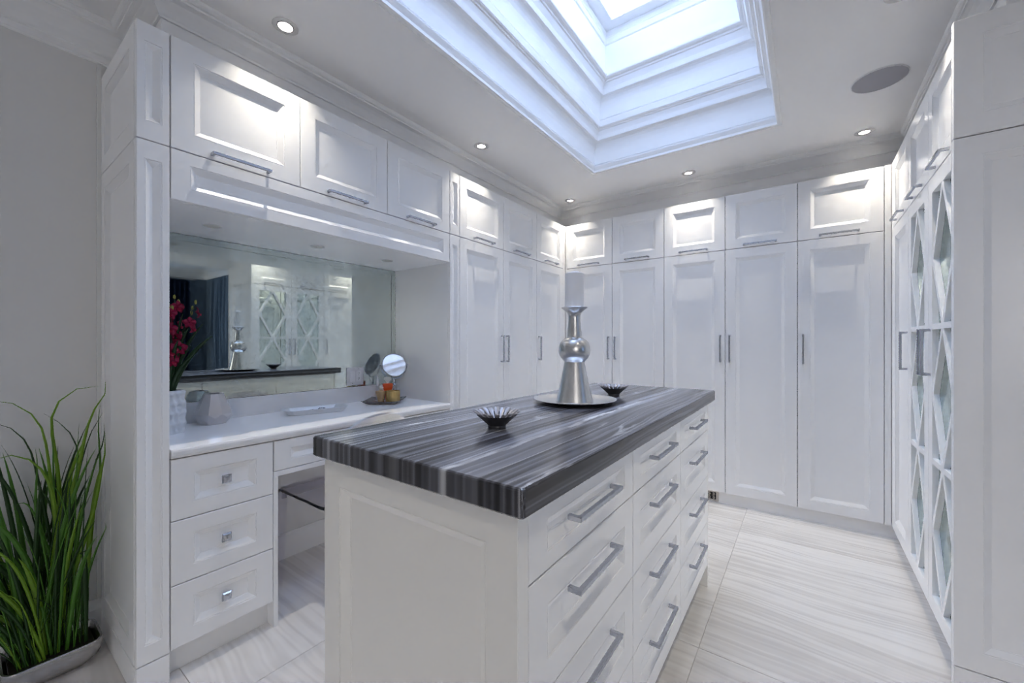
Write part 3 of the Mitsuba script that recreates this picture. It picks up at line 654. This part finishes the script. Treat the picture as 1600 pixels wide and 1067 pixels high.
# faceted vase
def faceted():
    n = 9; a = np.arange(n) * 2 * np.pi / n; h = np.pi / n
    def ring(r, z, o): return np.c_[r * np.cos(a + o), r * np.sin(a + o), np.full(n, z)]
    rows = [ring(0.050, 0.0, 0), ring(0.070, 0.030, h), ring(0.0745, 0.048, 0), ring(0.039, 0.136, 0), ring(0.037, 0.138, 0), ring(0.034, 0.136, 0), ring(0.05, 0.06, 0)]
    v = np.vstack(rows); f = []
    def zig(b0, b1):
        for i in range(n):
            j = (i + 1) % n
            f.extend([[b0 + i, b0 + j, b1 + i], [b0 + j, b1 + j, b1 + i]])
    zig(0, n)
    for i in range(n):
        j = (i + 1) % n
        f.extend([[n + i, n + j, 2 * n + j], [n + i, 2 * n + j, 2 * n + i]])
    for r_ in range(2, 6):
        for i in range(n):
            j = (i + 1) % n; b0, b1 = r_ * n, r_ * n + n
            f.extend([[b0 + i, b0 + j, b1 + j], [b0 + i, b1 + j, b1 + i]])
    f.extend([[0, j + 1, j] for j in range(1, n - 1)]); o = 6 * n
    f.extend([[o, o + j, o + j + 1] for j in range(1, n - 1)])
    return trimesh.Trimesh(v, np.array(f), process=False)
t = thing('faceted_vase', 'squat pearl grey faceted vase on the vanity beside the dimpled vase', 'vase')
part(t, 'body', faceted(), PEARL, place(-0.432, 0.700, ZV, 8))

# white oblong tray
def octo(hx, hy, c, z): return np.array([[hx, -hy + c, z], [hx, hy - c, z], [hx - c, hy, z], [-hx + c, hy, z], [-hx, hy - c, z], [-hx, -hy + c, z], [-hx + c, -hy, z], [hx - c, -hy, z]])
t = thing('trinket_tray', 'white oblong porcelain tray holding jewellery on the vanity', 'tray')
TM = place(-0.345, 1.130, ZV, -17)
part(t, 'dish', rings_mesh([octo(0.056, 0.128, 0.024, 0), octo(0.060, 0.133, 0.026, 0.002), octo(0.072, 0.153, 0.034, 0.023), octo(0.075, 0.157, 0.036, 0.0265), octo(0.0735, 0.1555, 0.036, 0.0275), octo(0.068, 0.149, 0.034, 0.022), octo(0.057, 0.130, 0.026, 0.005)]), CERAMIC, TM)
random.seed(5)
for i, (dx, dy, lab) in enumerate(((0.000, -0.02, 'silver ring left on the white tray, nearer the faceted vase'), (-0.018, 0.035, 'silver bracelet left in the middle of the white tray'), (0.0, 0.092, 'sparkling earring at the far end of the white tray'))):
    jt = thing(('finger_ring', 'bracelet', 'earring')[i], lab, 'jewellery', 'jewellery on the white tray')
    c_ = TM @ np.array([dx, dy, 0.0052, 1]); r_ = (0.009, 0.016, 0.006)[i]
    tor = trimesh.creation.torus(r_, r_ * 0.22, major_sections=20, minor_sections=8)
    tor.apply_transform(trimesh.transformations.rotation_matrix((0.5, 0.25, 0.9)[i], [0.3, 1, 0]))
    tor.apply_translation(-np.array([0, 0, tor.bounds[0][2]]))
    part(jt, 'band', tor, BLINGM, place(*c_[:3]), smooth=True)
    g = trimesh.creation.icosphere(1, 0.0042); g.apply_translation([0, r_, tor.bounds[1][2] * 0.6 + 0.002])
    part(jt, 'stone', g, CHROME, place(*c_[:3]))

# dark square tray with perfumes
t = thing('square_tray', 'dark pewter square tray with raised corners under the perfume bottles', 'tray')
DTX, DTY = -0.350, 1.570
def sq(h, z, zc):
    pts = []
    for i in range(4):
        a = math.radians(45 + 90 * i); b = math.radians(135 + 90 * i)
        p0, p1 = np.array([math.cos(a), math.sin(a)]) * h * 1.41421, np.array([math.cos(b), math.sin(b)]) * h * 1.41421
        for q in range(6):
            s_ = q / 6; lift = zc * abs(2 * s_ - 1) ** 2
            pts.append([*(p0 + (p1 - p0) * s_), z + lift])
    return np.array(pts)
part(t, 'dish', rings_mesh([sq(0.074, 0, 0), sq(0.080, 0.002, 0), sq(0.110, 0.016, 0.006), sq(0.112, 0.0175, 0.006), sq(0.108, 0.0175, 0.006), sq(0.080, 0.0055, 0)]), PEWTER, place(DTX, DTY, ZV, 38))
ZD = ZV + 0.0058
t = thing('perfume_bottle', 'conical amber perfume bottle with a faceted glass stopper on the pewter tray', 'perfume', 'perfume bottles on the pewter tray')
tw = place(-0.372, 1.560, ZD)
part(t, 'bottle', lathe([(0.001, 0), (0.017, 0), (0.018, 0.002), (0.032, 0.062), (0.032, 0.065), (0.010, 0.068), (0.009, 0.073), (0.001, 0.073)], 28), AMBER, tw, smooth=30)
part(t, 'stopper', lathe([(0.001, 0.073), (0.010, 0.0735), (0.016, 0.082), (0.014, 0.092), (0.006, 0.098), (0.001, 0.099)], 8), FROST, tw)
t = thing('perfume_bottle', 'orange red flat perfume bottle with a fan shaped stopper on the pewter tray', 'perfume', 'perfume bottles on the pewter tray')
tw = place(-0.385, 1.620, ZD, 60)
part(t, 'bottle', rings_mesh([rrect(-0.012, -0.010, 0.012, 0.010, 0.004, 0), rrect(-0.016, -0.011, 0.016, 0.011, 0.004, 0.045), rrect(-0.030, -0.013, 0.030, 0.013, 0.005, 0.080), rrect(-0.031, -0.013, 0.031, 0.013, 0.005, 0.104), rrect(-0.028, -0.011, 0.028, 0.011, 0.005, 0.108)]), REDP, tw, smooth=30)
fan = shapely.Polygon([(-0.004, 0.108), (0.004, 0.108), (0.010, 0.118), (0.024, 0.134), (0.020, 0.146), (0.008, 0.150), (-0.008, 0.150), (-0.020, 0.146), (-0.024, 0.134), (-0.010, 0.118)])
fm = trimesh.creation.extrude_polygon(fan, 0.010, engine='earcut'); fm.apply_transform(trimesh.transformations.rotation_matrix(math.pi / 2, [1, 0, 0])); fm.apply_translation([0, 0.005, 0])
part(t, 'stopper', fm, FROST, tw)
t = thing('perfume_bottle', 'slender clear perfume bottle with a long white pointed cap on the pewter tray', 'perfume', 'perfume bottles on the pewter tray')
tw = place(-0.425, 1.575, ZD)
part(t, 'bottle', rings_mesh([rrect(-0.019, -0.010, 0.019, 0.010, 0.004, 0), rrect(-0.019, -0.010, 0.019, 0.010, 0.004, 0.035), rrect(-0.012, -0.008, 0.012, 0.008, 0.004, 0.080), rrect(-0.007, -0.007, 0.007, 0.007, 0.003, 0.094)]), BOTTLE, tw)
part(t, 'cap', lathe([(0.001, 0.0945), (0.0078, 0.0945), (0.0070, 0.110), (0.0035, 0.160), (0.001, 0.163)], 20), PLASTIC, tw, smooth=30)
t = thing('gold_votive', 'gold mercury glass votive cup on the pewter tray', 'candle cup')
tw = place(-0.312, 1.605, ZD)
part(t, 'cup', lathe([(0.001, 0), (0.038, 0), (0.041, 0.003), (0.0425, 0.010), (0.0425, 0.066), (0.041, 0.068), (0.0395, 0.066), (0.0385, 0.012), (0.001, 0.010)], 48), GOLD, tw, smooth=30)
part(t, 'wax', lathe([(0.0, 0.0105), (0.0375, 0.012), (0.0375, 0.030), (0.0, 0.030)], 32), WAX, tw)

# make-up mirror
t = thing('makeup_mirror', 'round tilted chrome make-up mirror on a stand in the corner of the vanity', 'mirror')
MX, MY = -0.410, 1.690
C0 = np.array([MX, MY, 1.026])
nrm = np.array([0.855, -0.355, 0.378]); nrm /= np.linalg.norm(nrm)
u_ = np.cross([0, 0, 1], nrm); u_ /= np.linalg.norm(u_); v_ = np.cross(nrm, u_)
F = np.eye(4); F[:3, 0], F[:3, 1], F[:3, 2], F[:3, 3] = u_, v_, nrm, C0
part(t, 'glass', lathe([(0.0, 0.0015), (0.0745, 0.0015), (0.0745, 0.0030), (0.0, 0.0030)], 64), MIRRORB, F)
part(t, 'rim', lathe([(0.0, -0.002), (0.0765, -0.002), (0.0795, 0.0), (0.0795, 0.003), (0.0770, 0.0045), (0.0748, 0.0035), (0.0748, 0.0012), (0.0, 0.0012)], 64), CHROME, F, smooth=30)
yk = []
for i in range(21):
    a = math.pi + math.pi * i / 20
    yk.append([0.086 * math.cos(a) * u_[0] + MX, 0.086 * math.cos(a) * u_[1] + MY, 1.026 + 0.088 * math.sin(a)])
part(t, 'yoke', tube(yk, 0.0032), CHROME, smooth=30)
pv = M()
for s_ in (-1, 1):
    pv.mesh(tube([C0 + u_ * s_ * 0.077, C0 + u_ * s_ * 0.084, C0 + u_ * s_ * 0.092], [0.003, 0.0045, 0.0045], 8))
part(t, 'pivot', pv.out(), CHROME, smooth=30)
part(t, 'stem', lathe([(0.001, 0), (0.052, 0), (0.053, 0.003), (0.045, 0.007), (0.015, 0.012), (0.008, 0.020), (0.006, 0.045), (0.011, 0.052), (0.006, 0.060), (0.0055, 0.095), (0.011, 0.102), (0.006, 0.110), (0.005, 0.138)], 28), CHROME, place(MX, MY, ZV), smooth=30)

# ------------------------------------------------------------------ ghost chair under the vanity
t = thing('ghost_chair', 'clear acrylic chair pushed under the vanity, mostly hidden by the island', 'chair')
CHX, CHY = -0.10, 1.145
def slab(x0, y0, x1, y1, r, z0, z1): return rings_mesh([rrect(x0, y0, x1, y1, r, z0), rrect(x0, y0, x1, y1, r, z1)])
part(t, 'seat', slab(CHX - 0.22, CHY - 0.22, CHX + 0.23, CHY + 0.22, 0.05, 0.452, 0.466), GLASS)
part(t, 'apron', M().box([CHX - 0.205, CHY - 0.205, 0.41], [CHX - 0.197, CHY + 0.205, 0.4518]).out(), GLASS)
for (lx, ly, tx, ty) in ((-0.205, -0.205, -0.215, -0.210), (-0.205, 0.205, -0.215, 0.210), (0.205, -0.19, 0.245, -0.20), (0.205, 0.19, 0.245, 0.20)):
    part(t, 'leg', rings_mesh([np.array([[CHX + tx + sx * 0.011, CHY + ty + sy * 0.011, 0.0005] for sx, sy in ((-1, -1), (1, -1), (1, 1), (-1, 1))]), np.array([[CHX + lx + sx * 0.019, CHY + ly + sy * 0.019, 0.4515] for sx, sy in ((-1, -1), (1, -1), (1, 1), (-1, 1))])]), GLASS)
bk = []
for i in range(40):
    a = 2 * math.pi * i / 40; c_, s_ = math.cos(a), math.sin(a)
    bk.append([0.195 * np.sign(c_) * abs(c_) ** 0.85, 0.175 * np.sign(s_) * abs(s_) ** 0.85])
def backring(off, sc_): return np.array([[CHX + 0.235 + 0.18 * (p[1] + 0.18) + off - 0.5 * p[0] ** 2, CHY + p[0] * sc_, 0.672 + p[1] * sc_] for p in bk])
part(t, 'backrest', rings_mesh([backring(0.0, 0.97), backring(-0.004, 1.0), backring(0.006, 1.0), backring(0.010, 0.97)][::-1]), GLASS, smooth=30)
for s_ in (-1, 1):
    part(t, 'back_post', tube([[CHX + 0.215, CHY + s_ * 0.17, 0.467], [CHX + 0.232, CHY + s_ * 0.175, 0.53], [CHX + 0.245, CHY + s_ * 0.178, 0.60]], [0.013, 0.010, 0.008], 10), GLASS)

# ------------------------------------------------------------------ orchid spray
rng = np.random.default_rng(11)
t = thing('orchid_spray', 'crimson orchids with strap leaves standing in the dimpled vase', 'flowers')
base = np.array([VX, VYY, ZV + 0.159])
def ribbon(pts, widths, side, thick=0.0012):
    p = np.asarray(pts, float); w = np.asarray(widths, float)
    tt = np.gradient(p, axis=0); tt /= np.linalg.norm(tt, axis=1, keepdims=True) + 1e-9
    sd = np.cross(tt, side); sd /= np.linalg.norm(sd, axis=1, keepdims=True) + 1e-9
    nn = np.cross(sd, tt)
    rings = [np.array([p[i] - sd[i] * w[i], p[i] - nn[i] * (thick + w[i] * 0.18), p[i] + sd[i] * w[i], p[i] + nn[i] * (thick * 0.5 - w[i] * 0.18)]) for i in range(len(p))]
    return rings_mesh(rings)
def bez(a, b, c, n=12):
    s = np.linspace(0, 1, n)[:, None]; a, b, c = map(np.asarray, (a, b, c))
    return (1 - s) ** 2 * a + 2 * s * (1 - s) * b + s * s * c
stems = []
for tip, mid in (((0.015, 0.090, 0.37), (0.0, 0.045, 0.22)), ((-0.02, 0.035, 0.40), (-0.02, 0.02, 0.22)), ((0.04, 0.010, 0.36), (0.02, 0.0, 0.2))):
    p = bez(base + [0.004 * len(stems), 0, 0], base + np.array(mid), base + np.array(tip), 18); stems.append(p)
    part(t, 'stem', tube(p, np.linspace(0.0032, 0.0012, 18), 7), ORLEAF, smooth=True)
def flower(sc_):
    m = M()
    for a, L, W in ((90, 0.030, 0.011), (18, 0.028, 0.015), (162, 0.028, 0.015), (-54, 0.027, 0.010), (-126, 0.027, 0.010)):
        rows = []
        for s_ in np.linspace(0, 1, 7):
            w = W * math.sin(math.pi * min(1, s_ * 0.92 + 0.06)) ** 0.7
            z = 0.008 * math.sin(s_ * 2.2) - 0.007 * s_ * s_
            rows.append(np.array([[L * s_ + 0.002, -w, z + 0.002], [L * s_ + 0.002, 0, z - 0.001], [L * s_ + 0.002, w, z + 0.002], [L * s_ + 0.002, 0, z + 0.0006]]))
        q = rings_mesh(rows); q.apply_transform(trimesh.transformations.rotation_matrix(math.radians(a), [0, 0, 1])); m.mesh(q)
    o = m.out(); o.apply_scale(sc_); return o
def lipm():
    rows = [np.array([[r * math.cos(a), r * 0.8 * math.sin(a) - 0.006 - 0.004 * (z > 0.008), z] for a in np.arange(10) * 2 * np.pi / 10]) for r, z in ((0.002, 0.0), (0.004, 0.005), (0.006, 0.011), (0.009, 0.016), (0.007, 0.0155), (0.003, 0.008))]
    return rings_mesh(rows)
FLm, LPm = mikit.ply(flower(1.0), smooth=True), mikit.ply(lipm(), smooth=True)
for si, p in enumerate(stems):
    for k_, fr in enumerate((0.40, 0.52, 0.63, 0.72, 0.81, 0.90)):
        q = p[int(fr * 17)]
        ang = rng.uniform(-60, 75) + (40 if k_ % 2 else -20)
        d = np.array([math.cos(math.radians(ang)), math.sin(math.radians(ang)) * 0.8 - 0.15, rng.uniform(-0.25, 0.25)]); d /= np.linalg.norm(d)
        c_ = q + d * 0.020
        r_ = np.cross([0, 0, 1], d); r_ /= np.linalg.norm(r_); up = np.cross(d, r_)
        m4 = np.eye(4); s_ = 1.15 - 0.35 * fr + rng.uniform(-0.08, 0.08)
        m4[:3, 0], m4[:3, 1], m4[:3, 2], m4[:3, 3] = r_ * s_, up * s_, d * s_, c_
        fk = part(t, 'flower', FLm, PETAL, m4)
        part(fk, 'lip', LPm, LIP, m4)
    for k_ in range(3):
        q = p[-1 - k_ * 1]; off = np.array([rng.uniform(-0.015, 0.015), rng.uniform(-0.015, 0.015), rng.uniform(0, 0.012)])
        bm = trimesh.creation.icosphere(1, 1.0); bm.apply_scale([0.0048, 0.0048, 0.010]); bm.apply_translation(q + off)
        part(t, 'bud', bm, BUD, smooth=True)
for i, (dx, dy, h, w) in enumerate(((0.06, 0.140, 0.24, 0.010), (0.03, 0.115, 0.29, 0.008), (0.05, 0.06, 0.27, 0.009), (-0.03, 0.08, 0.30, 0.008), (0.07, 0.02, 0.22, 0.010), (0.02, 0.05, 0.33, 0.008), (-0.05, 0.03, 0.26, 0.009), (0.0, 0.085, 0.20, 0.008), (0.08, 0.075, 0.17, 0.009), (-0.02, -0.03, 0.28, 0.009))):
    p = bez(base + [dx * 0.15, dy * 0.12, 0], base + [dx * 0.25, dy * 0.3, h * 0.6], base + [dx, dy, h], 12)
    wd = w * np.sin(np.pi * np.clip(np.linspace(0.2, 1.0, 12), 0, 0.985)) ** 0.6
    part(t, 'leaf', ribbon(p, wd, np.array([1.0, -0.3, 0.2])), ORLEAF, smooth=True)

# ------------------------------------------------------------------ grass in the silver planter
t = thing('silver_planter', 'low polished silver planter on the floor against the left wall', 'planter')
PX, PY = -0.392, 0.205
R = []
for hx, hy, z, r_ in ((0.030, 0.060, 0.0005, 0.02), (0.050, 0.082, 0.006, 0.03), (0.082, 0.110, 0.040, 0.035), (0.094, 0.117, 0.070, 0.035), (0.098, 0.119, 0.094, 0.035), (0.096, 0.117, 0.099, 0.034), (0.090, 0.111, 0.098, 0.032), (0.085, 0.106, 0.090, 0.03), (0.080, 0.10, 0.074, 0.03)):
    R.append(rrect(-hx, -hy, hx, hy, r_, z, 6))
part(t, 'shell', rings_mesh(R), POLISH, place(PX, PY, 0, 0), smooth=35)
part(t, 'moss', rings_mesh([rrect(-0.079, -0.099, 0.079, 0.099, 0.03, 0.0745, 6), rrect(-0.078, -0.098, 0.078, 0.098, 0.03, 0.083, 6), rrect(-0.06, -0.08, 0.06, 0.08, 0.03, 0.087, 6)]), SOIL, place(PX, PY, 0))
t = thing('potted_plant', 'tall arching green grass growing from the silver planter by the left wall', 'plant')
main = [
 (0, 0.0085, [[0.369, 1.023], [0.29, 0.885], [0.266, 0.746], [0.243, 0.617], [0.228, 0.483]], -0.36),
 (0, 0.0080, [[0.324, 1.006], [0.235, 0.98], [0.204, 0.92], [0.202, 0.882], [0.215, 0.736], [0.222, 0.568]], -0.40),
 (0, 0.0065, [[0.06, 0.985], [0.132, 0.954], [0.17, 0.898], [0.188, 0.814], [0.198, 0.696], [0.207, 0.573], [0.217, 0.482]], -0.38),
 (0, 0.0080, [[0.06, 0.79], [0.139, 0.786], [0.17, 0.747], [0.191, 0.693], [0.206, 0.601], [0.213, 0.483]], -0.36),
 (2, 0.0060, [[0.07, 0.91], [0.122, 0.871], [0.146, 0.827], [0.166, 0.737], [0.18, 0.636], [0.195, 0.523]], -0.41),
 (2, 0.0045, [[0.367, 0.906], [0.343, 0.906], [0.306, 0.854], [0.282, 0.766], [0.262, 0.657], [0.247, 0.504]], -0.40),
 (2, 0.0060, [[0.374, 0.869], [0.322, 0.775], [0.294, 0.659], [0.266, 0.525]], -0.38),
 (0, 0.0075, [[0.355, 0.839], [0.326, 0.721], [0.31, 0.597], [0.28, 0.453]], -0.37),
 (1, 0.0060, [[0.327, 0.937], [0.322, 0.827], [0.325, 0.65], [0.29, 0.476]], -0.42),
 (2, 0.0050, [[0.186, 0.92], [0.228, 0.875], [0.254, 0.828], [0.268, 0.769], [0.258, 0.612]], -0.42),
 (1, 0.0070, [[0.164, 0.809], [0.167, 0.694], [0.165, 0.614], [0.18, 0.504]], -0.39)]
from scipy.interpolate import CubicSpline
XMIN, YMAX = XL + 0.03, 0.3475 - 0.016
def blade(pts, w, mat):
    pts = np.array(pts); pts[:, 0] = np.clip(pts[:, 0], XMIN, 0.2); pts[:, 1] = np.minimum(pts[:, 1], YMAX)
    pts[:, 2] = np.maximum(pts[:, 2], 0.02)
    n = len(pts); s = np.linspace(0, 1, n)
    wd = w * np.minimum(1, 0.55 + 1.2 * s) * np.clip(1.02 - s ** 3.2, 0.05, 1)
    part(t, 'leaf', ribbon(pts, wd * 0.9, np.array([1.0, 0.25, 0.1]), 0.0006), mat, smooth=True)
for mt, w, yz, x in main:
    yz = np.array(yz[::-1], float)
    p0 = np.array([PY + (yz[0, 0] - PY) * 0.45, 0.086]); k_ = np.vstack([p0, yz])
    s = np.r_[0, np.cumsum(np.linalg.norm(np.diff(k_, axis=0), axis=1))]; cs = CubicSpline(s, k_)
    q = cs(np.linspace(0, s[-1], 18)); q[:, 0] = np.clip(q[:, 0], -0.4, 0.336)
    blade(np.c_[x + 0.02 * np.sin(np.linspace(0, 2, 18)), np.minimum(q[:, 0], YMAX), q[:, 1]], w, LEAFS[mt])
rng = np.random.default_rng(4)
for i in range(190):
    b = np.array([PX + rng.uniform(-0.06, 0.06), PY + rng.uniform(-0.085, 0.085), 0.085])
    h = rng.choice([rng.uniform(0.25, 0.45), rng.uniform(0.45, 0.82)], p=[0.35, 0.65])
    lean_y = (b[1] - PY) * 1.9 + rng.normal(0, 0.12); lean_x = rng.normal(0.02, 0.05) + (b[0] - PX) * 0.8
    droop = rng.choice([rng.uniform(0.0, 0.25), rng.uniform(0.4, 1.0)]) * h * (abs(lean_y) + 0.1) * 2.0
    tip = b + [lean_x * 1.2, lean_y * 1.35, h - droop]
    mid = b + [lean_x * 0.35, lean_y * 0.40, h * rng.uniform(0.62, 0.80)]
    p = bez(b, mid, tip, 14)
    if p[:, 1].max() > YMAX + 0.012 or p[:, 0].min() < XMIN - 0.012: continue
    blade(p, rng.choice([rng.uniform(0.0016, 0.003), rng.uniform(0.004, 0.0105)], p=[0.4, 0.6]), LEAFS[int(rng.choice([0, 1, 1, 2, 2, 2]))])
